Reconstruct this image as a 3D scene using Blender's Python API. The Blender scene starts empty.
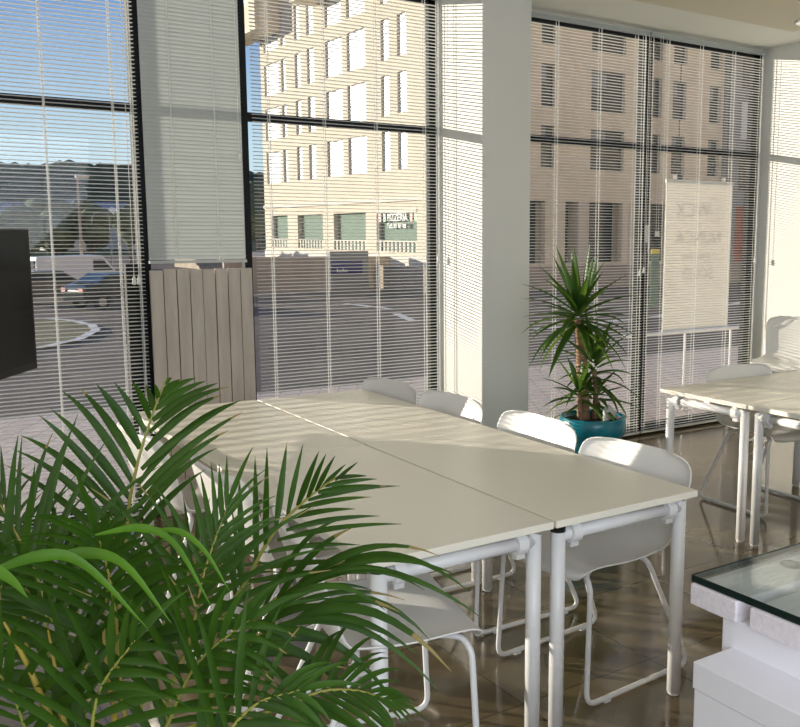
import bpy, math, random
from mathutils import Vector, Matrix, noise
random.seed(7)
PI = math.pi
C = bpy.context.scene.collection
SC = bpy.context.scene

# ------------------------------------------------------------------ camera
F, PX, PY, W, H = 929.6, 494.4, 363.5, 800, 727
YAW, PIT, ROL = 0.6094, 0.1391, 0.0032
EYE = Vector((0, 0, 1.6))
fwd = Vector((math.sin(YAW)*math.cos(PIT), math.cos(YAW)*math.cos(PIT), -math.sin(PIT)))
r0 = Vector((math.cos(YAW), -math.sin(YAW), 0)); u0 = r0.cross(fwd)
right = r0*math.cos(ROL) + u0*math.sin(ROL)
up = -r0*math.sin(ROL) + u0*math.cos(ROL)
cam = bpy.data.cameras.new('camera'); cam.sensor_width = 36; cam.sensor_fit = 'HORIZONTAL'
cam.lens = F/W*36; cam.shift_x = (W/2-PX)/W; cam.shift_y = (PY-H/2)/W
cam.clip_start = .05; cam.clip_end = 2000
co = bpy.data.objects.new('camera', cam); C.objects.link(co)
m3 = Matrix((right, up, -fwd)).transposed()
co.matrix_world = Matrix.Translation(EYE) @ m3.to_4x4()
SC.camera = co

def at(px, py, depth):
    return EYE + fwd*depth + right*((px-PX)/F*depth) - up*((py-PY)/F*depth)

# ------------------------------------------------------------------ world, sun, lights, exposure
SC.view_settings.view_transform = 'Standard'
SC.view_settings.look = 'None'
SC.view_settings.gamma = 1
SC.view_settings.use_curve_mapping = False
SC.view_settings.exposure = 0.0

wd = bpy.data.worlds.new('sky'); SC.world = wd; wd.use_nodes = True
nt = wd.node_tree; nt.nodes.clear()
out = nt.nodes.new('ShaderNodeOutputWorld'); bg = nt.nodes.new('ShaderNodeBackground')
tc = nt.nodes.new('ShaderNodeTexCoord'); sp = nt.nodes.new('ShaderNodeSeparateXYZ')
rp = nt.nodes.new('ShaderNodeValToRGB')
e = rp.color_ramp.elements
e[0].position = 0.0; e[0].color = (.74, .86, .90, 1)
e[1].position = 0.9; e[1].color = (.05, .15, .42, 1)
n = e.new(.085); n.color = (.58, .79, .91, 1)
n = e.new(.24); n.color = (.125, .295, .66, 1)
n = e.new(.50); n.color = (.09, .23, .55, 1)
# warm low glow added to the unseen sky behind the room, lighting the shaded facade
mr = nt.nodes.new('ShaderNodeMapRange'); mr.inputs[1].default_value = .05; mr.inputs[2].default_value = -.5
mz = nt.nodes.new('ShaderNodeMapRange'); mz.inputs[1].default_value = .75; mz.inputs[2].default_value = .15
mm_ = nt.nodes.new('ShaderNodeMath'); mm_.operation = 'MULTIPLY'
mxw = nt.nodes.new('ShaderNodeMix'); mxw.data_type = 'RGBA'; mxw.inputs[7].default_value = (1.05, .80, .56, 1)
nt.links.new(tc.outputs['Generated'], sp.inputs[0]); nt.links.new(sp.outputs['Z'], rp.inputs[0])
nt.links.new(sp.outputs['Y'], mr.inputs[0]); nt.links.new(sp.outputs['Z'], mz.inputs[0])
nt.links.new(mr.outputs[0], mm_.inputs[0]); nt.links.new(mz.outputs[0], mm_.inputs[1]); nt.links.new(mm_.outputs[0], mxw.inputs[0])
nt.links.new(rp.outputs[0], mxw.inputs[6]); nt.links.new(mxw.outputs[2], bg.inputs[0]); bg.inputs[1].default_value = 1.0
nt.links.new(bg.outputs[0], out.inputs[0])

SUN_DIR = Vector((.588, -.809, -.140)).normalized()      # the way the light travels
sl = bpy.data.lights.new('sun', 'SUN'); sl.energy = 8.5; sl.color = (1, .91, .76); sl.angle = math.radians(.35)
so = bpy.data.objects.new('sun', sl); C.objects.link(so)
so.rotation_euler = SUN_DIR.to_track_quat('-Z', 'Y').to_euler()

def area(name, loc, target, sx, sy, power, col):
    l = bpy.data.lights.new(name, 'AREA'); l.shape = 'RECTANGLE'; l.size = sx; l.size_y = sy; l.energy = power; l.color = col
    o = bpy.data.objects.new(name, l); C.objects.link(o); o.location = loc
    o.rotation_euler = (Vector(target)-Vector(loc)).to_track_quat('-Z', 'Y').to_euler()
    return o
area('rear_fill_light', (.6, -1.5, 1.75), (1.4, 3, .9), 4.0, 2.0, 108, (.80, .88, 1.0))  # unseen fill lamp added behind the camera for a flash-like falloff
area('side_fill_light', (-3.8, 1.0, 1.8), (2.5, 2.2, 1.0), 3.0, 2.2, 62, (1.0, .97, .91))  # unseen fill added at the left to brighten the room, no window there

# ------------------------------------------------------------------ materials
def mat(name, col, rough=.6, metal=0., spec=.5, noise_amt=0., nscale=8., bump=0., bscale=60., coat=0., stretch=None, col2=None):
    m = bpy.data.materials.new(name); m.use_nodes = True
    t = m.node_tree; b = t.nodes['Principled BSDF']
    b.inputs['Base Color'].default_value = (*col, 1); b.inputs['Roughness'].default_value = rough
    b.inputs['Metallic'].default_value = metal; b.inputs['Specular IOR Level'].default_value = spec
    b.inputs['Coat Weight'].default_value = coat
    tcn = t.nodes.new('ShaderNodeTexCoord'); mp = t.nodes.new('ShaderNodeMapping')
    t.links.new(tcn.outputs['Object'], mp.inputs[0])
    if stretch: mp.inputs['Scale'].default_value = stretch
    nz = t.nodes.new('ShaderNodeTexNoise'); nz.inputs['Scale'].default_value = nscale; nz.inputs['Detail'].default_value = 5
    t.links.new(mp.outputs[0], nz.inputs[0])
    if noise_amt or col2:
        mx = t.nodes.new('ShaderNodeMix'); mx.data_type = 'RGBA'
        c2 = col2 or tuple(max(0, c*(1-noise_amt)) for c in col)
        mx.inputs[6].default_value = (*col, 1); mx.inputs[7].default_value = (*c2, 1)
        rr = t.nodes.new('ShaderNodeValToRGB'); rr.color_ramp.elements[0].position = .35; rr.color_ramp.elements[1].position = .65
        t.links.new(nz.outputs[0], rr.inputs[0]); t.links.new(rr.outputs[0], mx.inputs[0])
        t.links.new(mx.outputs[2], b.inputs['Base Color'])
    if bump:
        n2 = t.nodes.new('ShaderNodeTexNoise'); n2.inputs['Scale'].default_value = bscale
        t.links.new(mp.outputs[0], n2.inputs[0])
        bp = t.nodes.new('ShaderNodeBump'); bp.inputs['Strength'].default_value = bump; bp.inputs['Distance'].default_value = .01
        t.links.new(n2.outputs[0], bp.inputs['Height']); t.links.new(bp.outputs[0], b.inputs['Normal'])
    return m

def tiles(name, c1, c2, mortar, size, row, msize, rough, coat=0., rot=0., spec=.5, offset=0.):
    m = mat(name, c1, rough, spec=spec, coat=coat)
    t = m.node_tree; b = t.nodes['Principled BSDF']
    tcn = t.nodes.new('ShaderNodeTexCoord'); mp = t.nodes.new('ShaderNodeMapping'); mp.inputs['Rotation'].default_value = (0, 0, rot)
    br = t.nodes.new('ShaderNodeTexBrick'); br.offset = offset
    br.inputs['Color1'].default_value = (*c1, 1); br.inputs['Color2'].default_value = (*c2, 1); br.inputs['Mortar'].default_value = (*mortar, 1)
    br.inputs['Scale'].default_value = 1; br.inputs['Mortar Size'].default_value = msize
    br.inputs['Brick Width'].default_value = size; br.inputs['Row Height'].default_value = row
    nz = t.nodes.new('ShaderNodeTexNoise'); nz.inputs['Scale'].default_value = 3.5; nz.inputs['Detail'].default_value = 6
    mx = t.nodes.new('ShaderNodeMix'); mx.data_type = 'RGBA'; mx.blend_type = 'MULTIPLY'; mx.inputs[0].default_value = .45
    t.links.new(tcn.outputs['Object'], mp.inputs[0]); t.links.new(mp.outputs[0], br.inputs[0]); t.links.new(mp.outputs[0], nz.inputs[0])
    t.links.new(br.outputs[0], mx.inputs[6]); t.links.new(nz.outputs[0], mx.inputs[7]); t.links.new(mx.outputs[2], b.inputs['Base Color'])
    return m

def glass_mat(name, tint=(1, 1, 1), refl=.02):
    m = bpy.data.materials.new(name); m.use_nodes = True; t = m.node_tree; t.nodes.clear()
    o = t.nodes.new('ShaderNodeOutputMaterial'); mx = t.nodes.new('ShaderNodeMixShader')
    tr = t.nodes.new('ShaderNodeBsdfTransparent'); tr.inputs[0].default_value = (*tint, 1)
    gl = t.nodes.new('ShaderNodeBsdfGlossy'); gl.inputs['Roughness'].default_value = .02
    lw = t.nodes.new('ShaderNodeLayerWeight'); lw.inputs[0].default_value = .5
    pw = t.nodes.new('ShaderNodeMath'); pw.operation = 'POWER'; pw.inputs[1].default_value = 4
    ml = t.nodes.new('ShaderNodeMath'); ml.operation = 'MULTIPLY_ADD'; ml.inputs[1].default_value = .5; ml.inputs[2].default_value = refl
    t.links.new(lw.outputs['Facing'], pw.inputs[0]); t.links.new(pw.outputs[0], ml.inputs[0]); t.links.new(ml.outputs[0], mx.inputs[0])
    t.links.new(tr.outputs[0], mx.inputs[1]); t.links.new(gl.outputs[0], mx.inputs[2]); t.links.new(mx.outputs[0], o.inputs[0])
    return m

def translucent(name, col, amt, rough=.5, col2=None, nscale=6., tcol=None):
    m = mat(name, col, rough, col2=col2, nscale=nscale)
    t = m.node_tree; b = t.nodes['Principled BSDF']; o = t.nodes['Material Output']
    b.inputs['Specular IOR Level'].default_value = .35
    tl = t.nodes.new('ShaderNodeBsdfTranslucent'); tl.inputs[0].default_value = (*(tcol or col), 1)
    mx = t.nodes.new('ShaderNodeMixShader'); mx.inputs[0].default_value = amt
    t.links.new(b.outputs[0], mx.inputs[1]); t.links.new(tl.outputs[0], mx.inputs[2]); t.links.new(mx.outputs[0], o.inputs[0])
    return m

M = {}
M['wall'] = mat('white_plaster', (.74, .74, .70), .8, bump=.06, bscale=90)
M['ceiling'] = mat('ceiling_paint', (.86, .86, .80), .85, bump=.05, bscale=80)
M['island'] = mat('shaded_beige_ceiling_paint', (.76, .70, .56), .85, bump=.05, bscale=80)  # darker than the window strip: the weaker light here is put into the colour
M['floor'] = tiles('polished_brown_tile', (.205, .158, .090), (.18, .138, .078), (.10, .08, .045), .6, .6, .004, .10, coat=.25)
M['frame'] = mat('black_window_frame', (.012, .014, .016), .7, spec=.15)
M['steel'] = mat('grey_green_frame', (.42, .47, .46), .45)
M['glass'] = glass_mat('window_glass')
M['slat'] = translucent('white_slat', (.84, .84, .80), .14, .45)
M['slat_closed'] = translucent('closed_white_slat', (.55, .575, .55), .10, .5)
M['cord'] = mat('white_cord', (.85, .85, .82), .7)
M['plastic'] = mat('white_plastic', (.86, .85, .82), .32, noise_amt=.02, nscale=3)
M['metal'] = mat('white_lacquered_tube', (.80, .80, .80), .28, noise_amt=.02)
M['laminate'] = mat('white_laminate', (.90, .855, .735), .34, noise_amt=.03, nscale=180, spec=.6)
M['edge'] = mat('laminate_edge', (.66, .65, .62), .45)
M['black'] = mat('black_plastic', (.012, .012, .013), .45, spec=.3)
M['screen'] = mat('dark_screen', (.006, .008, .008), .22, spec=.22)
M['plank'] = mat('whitewashed_plank', (.60, .535, .475), .75, nscale=3.5, stretch=(5, 5, .7), col2=(.49, .43, .38), bump=.25, bscale=14)
M['gap'] = mat('plank_backing', (.10, .075, .055), .85)
M['paintwood'] = mat('white_painted_timber', (.90, .85, .90), .6, nscale=5, stretch=(1.2, 14, 14), col2=(.82, .76, .81), bump=.25, bscale=9)
M['deskwhite'] = mat('white_painted_panel', (.90, .885, .94), .5, noise_amt=.02, bump=.05, bscale=120)
M['deskglass'] = glass_mat('desk_glass', (.93, .97, .96), .10)
M['glassedge'] = mat('dark_green_glass_edge', (.006, .02, .018), .12)
M['palm'] = translucent('palm_leaf', (.034, .092, .004), .20, .50, col2=(.019, .058, .003), nscale=9, tcol=(.10, .26, .015))
M['palm_bright'] = translucent('young_palm_leaf', (.085, .21, .008), .25, .48, col2=(.04, .12, .006), nscale=7, tcol=(.16, .36, .03))
M['palmtip'] = mat('dry_leaf_tip', (.22, .17, .05), .7)
M['rachis'] = mat('yellow_green_stem', (.22, .27, .05), .5, col2=(.30, .24, .04), nscale=5)
M['cane'] = mat('yellow_palm_cane', (.42, .27, .03), .5, col2=(.25, .22, .03), nscale=6)
M['yucca'] = translucent('yucca_leaf', (.035, .10, .02), .30, .40, col2=(.02, .06, .015), nscale=10, tcol=(.22, .38, .04))
M['trunk'] = mat('ringed_bark', (.40, .25, .15), .85, nscale=6, stretch=(1, 1, 7), col2=(.22, .13, .08), bump=.5, bscale=20)
M['pot'] = mat('turquoise_glaze', (.008, .20, .27), .25, noise_amt=.1)
M['potdark'] = mat('grey_pot', (.20, .19, .18), .6, noise_amt=.2)
M['soil'] = mat('potting_soil', (.05, .035, .025), .95, noise_amt=.6, nscale=40, bump=.6)
M['stone'] = mat('white_stone', (.62, .62, .58), .7, noise_amt=.25, nscale=20)
M['chrome'] = mat('chrome', (.75, .75, .73), .2, metal=1)
M['asphalt'] = mat('asphalt', (.17, .14, .12), .95, noise_amt=.35, nscale=.35, spec=.1)
M['roadpaint'] = mat('road_paint', (.70, .70, .68), .9, noise_amt=.2)
M['paver'] = tiles('pink_paver', (.85, .66, .53), (.78, .60, .48), (.48, .37, .31), .2, .2, .008, .85, rot=.5)
M['cream'] = mat('cream_render', (.60, .54, .43), .9, noise_amt=.06, nscale=.6)
M['creamshade'] = mat('shaded_cream_render', (.77, .675, .50), .9, noise_amt=.12, nscale=.7)  # cream for the faces out of the sun, warm bounce light put into the colour
M['whiteband'] = mat('white_render', (.60, .57, .50), .9)
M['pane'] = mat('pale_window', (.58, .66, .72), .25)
M['panedark'] = mat('dark_window', (.03, .045, .05), .15)
M['panegreen'] = mat('green_shop_pane', (.20, .27, .22), .9, spec=.05)
M['greycladding'] = mat('blue_grey_cladding', (.22, .24, .27), .6, noise_amt=.15)
M['redpaint'] = mat('red_shopfront', (.42, .10, .05), .7, noise_amt=.3, nscale=1.2)
M['garden'] = mat('beige_garden_wall', (.66, .53, .35), .95, noise_amt=.2, nscale=.8)
M['greywall'] = mat('brown_grey_wall', (.40, .34, .27), .95, noise_amt=.2, nscale=.8)
M['signblue'] = mat('blue_sign', (.02, .025, .16), .4)
M['white'] = mat('white_paint', (.82, .82, .80), .5)
M['green'] = mat('sign_green', (.03, .22, .11), .5)
M['red'] = mat('sign_red', (.42, .07, .05), .5)
M['hill'] = mat('wooded_hillside', (.065, .10, .06), .95, nscale=.06, col2=(.04, .06, .045), bump=1, bscale=.5, spec=0.)
M['tree'] = mat('tree_foliage', (.13, .17, .10), .9, noise_amt=.4, nscale=1.6, spec=.1)
M['bark'] = mat('tree_bark', (.09, .07, .05), .9)
M['house'] = mat('house_wall', (.62, .62, .62), .9, noise_amt=.1)
M['roof'] = mat('slate_roof', (.22, .28, .38), .8, noise_amt=.2)
M['grass'] = mat('dry_grass', (.22, .20, .10), .95, noise_amt=.4, nscale=1.4, spec=.1)
M['caro'] = mat('olive_car_paint', (.15, .135, .085), .35, coat=.4)
M['card'] = mat('dark_car_paint', (.02, .028, .03), .25, coat=.5)
M['carw'] = mat('white_van_paint', (.70, .73, .78), .35, coat=.3)
M['tyre'] = mat('tyre', (.015, .015, .015), .85)
M['banner'] = translucent('banner_cloth', (.80, .78, .71), .40, .8)
M['print'] = mat('blue_grey_print', (.20, .30, .34), .8)
M['yellow'] = mat('yellow_sticker', (.75, .58, .08), .7)

# ------------------------------------------------------------------ mesh helpers
class MB:
    def __init__(s): s.v = []; s.f = []; s.mi = []
    def add(s, vs, fs, mi=0):
        o = len(s.v); s.v += [tuple(v) for v in vs]
        for f in fs: s.f.append(tuple(i+o for i in f)); s.mi.append(mi)
    def box(s, x0, x1, y0, y1, z0, z1, mi=0):
        s.add([(x0,y0,z0),(x1,y0,z0),(x1,y1,z0),(x0,y1,z0),(x0,y0,z1),(x1,y0,z1),(x1,y1,z1),(x0,y1,z1)],
              [(0,3,2,1),(4,5,6,7),(0,1,5,4),(1,2,6,5),(2,3,7,6),(3,0,4,7)], mi)
        return s
    def tube(s, pts, r, n=10, mi=0, cap=True):
        pts = [Vector(p) for p in pts]; rs = r if isinstance(r, (list, tuple)) else [r]*len(pts)
        rings = []; ref = None
        for i, p in enumerate(pts):
            if i == 0: d = pts[1]-p
            elif i == len(pts)-1: d = p-pts[i-1]
            else: d = (pts[i+1]-p).normalized()+(p-pts[i-1]).normalized()
            d.normalize()
            if ref is None:
                ref = Vector((0,0,1)) if abs(d.z) < .9 else Vector((1,0,0))
            a = (ref - d*ref.dot(d)).normalized(); ref = a; b = d.cross(a)
            rings.append([p + (a*math.cos(2*PI*k/n)+b*math.sin(2*PI*k/n))*rs[i] for k in range(n)])
        vs = [v for rg in rings for v in rg]; fs = []
        for i in range(len(pts)-1):
            for k in range(n):
                k2 = (k+1) % n; fs.append((i*n+k, i*n+k2, (i+1)*n+k2, (i+1)*n+k))
        if cap: fs += [tuple(range(n-1,-1,-1)), tuple((len(pts)-1)*n+k for k in range(n))]
        s.add(vs, fs, mi); return s
    def lathe(s, prof, c=(0,0,0), n=32, mi=0):
        vs = []; fs = []
        for r, z in prof:
            for k in range(n): vs.append((c[0]+r*math.cos(2*PI*k/n), c[1]+r*math.sin(2*PI*k/n), c[2]+z))
        for i in range(len(prof)-1):
            for k in range(n):
                k2 = (k+1) % n; fs.append((i*n+k, i*n+k2, (i+1)*n+k2, (i+1)*n+k))
        if prof[0][0] > 1e-4: fs.append(tuple(range(n-1,-1,-1)))
        if prof[-1][0] > 1e-4: fs.append(tuple((len(prof)-1)*n+k for k in range(n)))
        s.add(vs, fs, mi); return s
    def prism(s, poly, y0, y1, axis='y', mi=0):
        n = len(poly); P = []
        for y in (y0, y1):
            for a, b in poly: P.append((a,y,b) if axis == 'y' else ((y,a,b) if axis == 'x' else (a,b,y)))
        fs = [tuple(range(n)), tuple(range(2*n-1, n-1, -1))]
        for i in range(n): j = (i+1) % n; fs.append((i, i+n, j+n, j))
        s.add(P, fs, mi); return s
    def blob(s, c, rx, ry, rz, seed=0, amp=.25, fr=1., nu=14, nv=9, mi=0):
        vs = []; fs = []; c = Vector(c)
        for j in range(nv+1):
            th = PI*j/nv
            for i in range(nu):
                ph = 2*PI*i/nu; d = Vector((math.sin(th)*math.cos(ph), math.sin(th)*math.sin(ph), math.cos(th)))
                k = 1+amp*noise.noise(d*fr*2+Vector((seed*3.1, seed, -seed)))
                vs.append(c+Vector((d.x*rx*k, d.y*ry*k, d.z*rz*k)))
        for j in range(nv):
            for i in range(nu):
                i2 = (i+1) % nu; fs.append((j*nu+i, (j+1)*nu+i, (j+1)*nu+i2, j*nu+i2))
        s.add(vs, fs, mi); return s
    def build(s, name, m, parent=None, smooth=False, bevel=0.):
        me = bpy.data.meshes.new(name); me.from_pydata(s.v, [], s.f)
        for mm in (m if isinstance(m, list) else [m]): me.materials.append(mm)
        for p, k in zip(me.polygons, s.mi): p.material_index = k; p.use_smooth = smooth
        me.update()
        o = bpy.data.objects.new(name, me); C.objects.link(o)
        if parent is not None: o.parent = parent
        if bevel:
            b = o.modifiers.new('bevel', 'BEVEL'); b.width = bevel; b.segments = 2; b.limit_method = 'ANGLE'
        return o

def tag(o, label, cat, group=None):
    o['label'] = label; o['category'] = cat
    if group: o['group'] = group
    return o
def thing(name, label, cat, loc=(0,0,0), rz=0, group=None):
    o = bpy.data.objects.new(name, None); C.objects.link(o); o.empty_display_size = .1
    o.location = loc; o.rotation_euler = (0,0,rz)
    return tag(o, label, cat, group)
def struct(o): o['kind'] = 'structure'; return o
def kids(o): return [c for c in C.objects if c.parent == o]
def copy_tree(o, parent=None):
    c = o.copy(); C.objects.link(c)
    if parent is not None: c.parent = parent
    for ch in kids(o): copy_tree(ch, c)
    return c
def bend(pts, r, n=5):
    """polyline with rounded corners"""
    pts = [Vector(p) for p in pts]; o = [pts[0]]
    for i in range(1, len(pts)-1):
        a = pts[i-1]-pts[i]; b = pts[i+1]-pts[i]; k = min(r, a.length*.45, b.length*.45)
        p0 = pts[i]+a.normalized()*k; p2 = pts[i]+b.normalized()*k
        for j in range(n+1):
            t = j/n; o.append(p0*(1-t)**2+pts[i]*2*t*(1-t)+p2*t*t)
    o.append(pts[-1]); return o
def spline(P, n):
    P = [Vector(p) for p in P]; P = [P[0]*2-P[1]]+P+[P[-1]*2-P[-2]]; o = []
    segs = len(P)-3
    for i in range(n+1):
        u = i/n*segs; k = min(int(u), segs-1); t = u-k; a, b, c, d = P[k:k+4]
        o.append(.5*((2*b)+(c-a)*t+(2*a-5*b+4*c-d)*t*t+(3*b-a-3*c+d)*t**3))
    return o
def text_mesh(name, body, size, m, parent, loc, xax, yax, align='CENTER', depth=.002):
    cu = bpy.data.curves.new(name, 'FONT'); cu.body = body; cu.size = size; cu.align_x = align; cu.extrude = depth
    tmp = bpy.data.objects.new(name+'_tmp', cu); C.objects.link(tmp)
    bpy.context.view_layer.update()
    me = bpy.data.meshes.new_from_object(tmp.evaluated_get(bpy.context.evaluated_depsgraph_get()))
    bpy.data.objects.remove(tmp); bpy.data.curves.remove(cu)
    me.name = name; me.materials.clear(); me.materials.append(m)
    o = bpy.data.objects.new(name, me); C.objects.link(o); o.parent = parent
    x = Vector(xax).normalized(); y = Vector(yax).normalized()
    R = Matrix((x, y, x.cross(y))).transposed().to_4x4(); o.matrix_local = Matrix.Translation(loc) @ R
    return o

# ------------------------------------------------------------------ room shell
WY = 5.40; RX = 6.487; LX = -4.0; BY = -1.8; HEAD = 3.12; MUL = 2.268
struct(MB().box(LX-.2, RX+.2, BY-.2, WY+.12, -.25, 0).build('floor', M['floor']))
struct(MB().box(RX, RX+.2, BY, WY+.022, 0, 3.4).build('wall_right', M['wall']))
struct(MB().box(LX-.2, LX, BY, WY+.15, 0, 3.4).build('wall_left', M['wall']))
struct(MB().box(LX-.2, RX+.2, BY-.2, BY, 0, 3.4).build('wall_rear', M['wall']))
c = MB(); c.box(LX-.2, RX+.2, BY-.2, WY+.12, 3.14, 3.4); struct(c.build('ceiling', M['ceiling']))
c = MB(); c.box(LX+.6, 5.69, BY+.3, 4.44, 3.03, 3.14); struct(c.build('ceiling_island', M['island']))
# shell pieces on the window line
w = MB(); w.box(LX, RX, WY-.02, WY+.14, HEAD, 3.14); struct(w.build('wall_window_head', M['wall']))
struct(MB().box(3.277, 3.648, 4.83, 5.43, 0, 3.14).build('wall_column', M['wall'], bevel=.006))
struct(MB().box(LX, RX, WY, WY+.12, 0, .035).build('trim_1', M['frame']))

def window(idx, x0, x1, posts, mull=True):
    o = bpy.data.objects.new('window_%d' % idx, None); C.objects.link(o); struct(o)
    f = MB()
    for a, b in posts: f.box(a, b, WY-.03, WY+.02, .035, HEAD)
    f.box(x0, x1, WY-.03, WY+.02, HEAD-.05, HEAD); f.box(x0, x1, WY-.03, WY+.02, .035, .075)
    f.box(x0, x1, WY-.034, WY+.024, MUL-.024, MUL+.024)
    f.build('window_frame', M['frame'], o)
    MB().box(x0+.01, x1-.01, WY-.004, WY+.004, .05, HEAD-.02).build('pane', M['glass'], o)
    return o
struct(MB().box(LX, -1.08, WY-.03, WY+.14, 0, 3.14).build('wall_window_side', M['wall']))
w1 = window(1, -1.08, 1.41, [(-1.08, -1.02), (1.345, 1.41)])
MB().box(1.275, 1.345, WY-.03, WY+.02, .075, 1.43).build('lower_post', M['frame'], w1)
window(2, 1.41, 1.995, [(1.95, 1.995)])
window(3, 1.995, 3.277, [(3.222, 3.277)])
window_four = window(4, 3.648, 5.17, [(3.648, 3.70), (5.115, 5.17)])
window(5, 5.17, RX, [(5.17, 5.235), (6.395, RX)])

# ceiling downlight
dl = thing('ceiling_downlight', 'round recessed ceiling spotlight near the right wall', 'ceiling light', (5.50, 4.16, 3.03))
MB().lathe([(.062, -.002), (.085, -.012), (.098, -.010), (.10, 0), (.064, 0)], n=32).build('trim_ring', M['chrome'], dl, smooth=True)
MB().lathe([(.001, -.004), (.055, -.003), (.060, -.0005)], n=24).build('lamp', M['white'], dl, smooth=True)

# ------------------------------------------------------------------ venetian blinds
def blind(x0, x1, zb, ladders, label, tilt, cords, closed=False, ztop=HEAD-.015, Y=5.315):
    o = thing('venetian_blind', label, 'blind', ((x0+x1)/2, Y, 0), 0, 'white venetian blinds along the glass wall')
    a, b = x0-(x0+x1)/2, x1-(x0+x1)/2
    MB().box(a, b, -.02, .02, ztop-.026, ztop).build('headrail', M['steel'], o)
    s = MB(); pitch = .0212; n = int((ztop-.05-zb)/pitch); ct, st = math.cos(tilt), math.sin(tilt)
    for i in range(n):
        z = zb+.02+i*pitch; P = []
        dz = random.uniform(-.0006, .0006)
        for xx in (a+.002, b-.002):
            for k in range(4):
                q = (k/3-.5)*.026; cv = .0042*(1-(2*k/3-1)**2)
                P.append((xx, q*ct-cv*st, z+q*st+cv*ct+dz))
        s.add(P, [(k, k+1, k+5, k+4) for k in range(3)])
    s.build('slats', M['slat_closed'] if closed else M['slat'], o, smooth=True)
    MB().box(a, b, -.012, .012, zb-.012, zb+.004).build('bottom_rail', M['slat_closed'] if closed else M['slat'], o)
    for l in ladders:
        x = l-(x0+x1)/2
        t = MB()
        for yy in (-.0145, .0145): t.box(x-.002, x+.002, yy-.0006, yy+.0006, zb, ztop-.03)
        t.box(x+.004, x+.0055, -.015, -.0138, zb, ztop-.03)
        t.build('ladder_cord', M['cord'], o)
    for (cx, cz) in cords:
        x = cx-(x0+x1)/2
        pc = MB().tube([(x, -.03, ztop-.02), (x, -.032, cz)], .0018, 6).build('pull_cord', M['cord'], o)
        MB().lathe([(.004, .045), (.009, .03), (.011, 0), (.006, -.004)], (x, -.032, cz-.04), 10).build('tassel', M['cord'], pc, smooth=True)
    return o
blind(-.98, 1.362, .03, [-.7, -.2, .16, .53, .90, 1.235, 1.335], 'leftmost white venetian blind, behind the dark television', 0, [(1.295, 1.36), (1.32, 1.36)])
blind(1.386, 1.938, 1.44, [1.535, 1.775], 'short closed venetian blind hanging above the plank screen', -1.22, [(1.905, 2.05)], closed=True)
blind(2.0, 3.262, .03, [2.10, 2.45, 2.80, 3.15, 3.25], 'open venetian blind left of the white column, facing the pizzeria', 0, [(3.235, 1.45)])
blind(3.69, 5.115, .03, [3.87, 4.24, 4.64, 5.00, 5.08], 'open venetian blind behind the potted yucca, right of the white column', 0, [(5.06, 1.32), (5.10, 1.34)])
blind(5.135, 6.455, .03, [5.16, 5.33, 5.70, 6.08, 6.42], 'open venetian blind in front of the hanging banner, beside the right wall', 0, [(5.22, 1.62), (5.245, 1.62), (6.40, 1.40)])

# ------------------------------------------------------------------ plank screen
t = thing('plank_screen', 'whitewashed vertical plank screen standing under the short closed blind', 'screen', (1.655, 5.262, 0))
for i in range(8):
    x0 = -.283+i*.0723+random.uniform(-.001, .001); h = 1.395+random.uniform(-.003, .003)
    MB().box(x0, x0+.068, -.011, .011, .0, h).build('plank', M['plank'], t, bevel=.002)
MB().box(-.27, .285, .012, .025, .3, .38).box(-.27, .285, .012, .025, 1.15, 1.23).box(-.275, .288, .0115, .014, .02, 1.37).build('batten', M['gap'], t)

# ------------------------------------------------------------------ television
tvd = Vector((math.sin(math.radians(32)), math.cos(math.radians(32)), 0))
te = Vector((.733, 4.89, 0)); tl = 1.21; tcn = te-tvd*(tl/2)
t = thing('television', 'black flat television on a stand at the left edge, screen turned to the tables', 'television', (tcn.x, tcn.y, 0), math.atan2(tvd.y, tvd.x))
MB().box(-tl/2, tl/2, -.0, .045, .95, 1.612).build('housing', M['black'], t, bevel=.006)
MB().box(-tl/2+.025, tl/2-.025, -.002, .0, .985, 1.592).build('screen', M['screen'], t)
MB().tube([(0, .07, .03), (0, .07, 1.35)], .03, 14).build('pole', M['black'], t, smooth=True)
MB().box(-.12, .12, .045, .06, 1.1, 1.5).box(-.05, .05, .055, .075, 1.2, 1.4).build('bracket', M['black'], t)
MB().lathe([(.28, 0), (.28, .018), (.05, .03)], (0, .07, 0), 36).build('base', M['black'], t)

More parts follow.
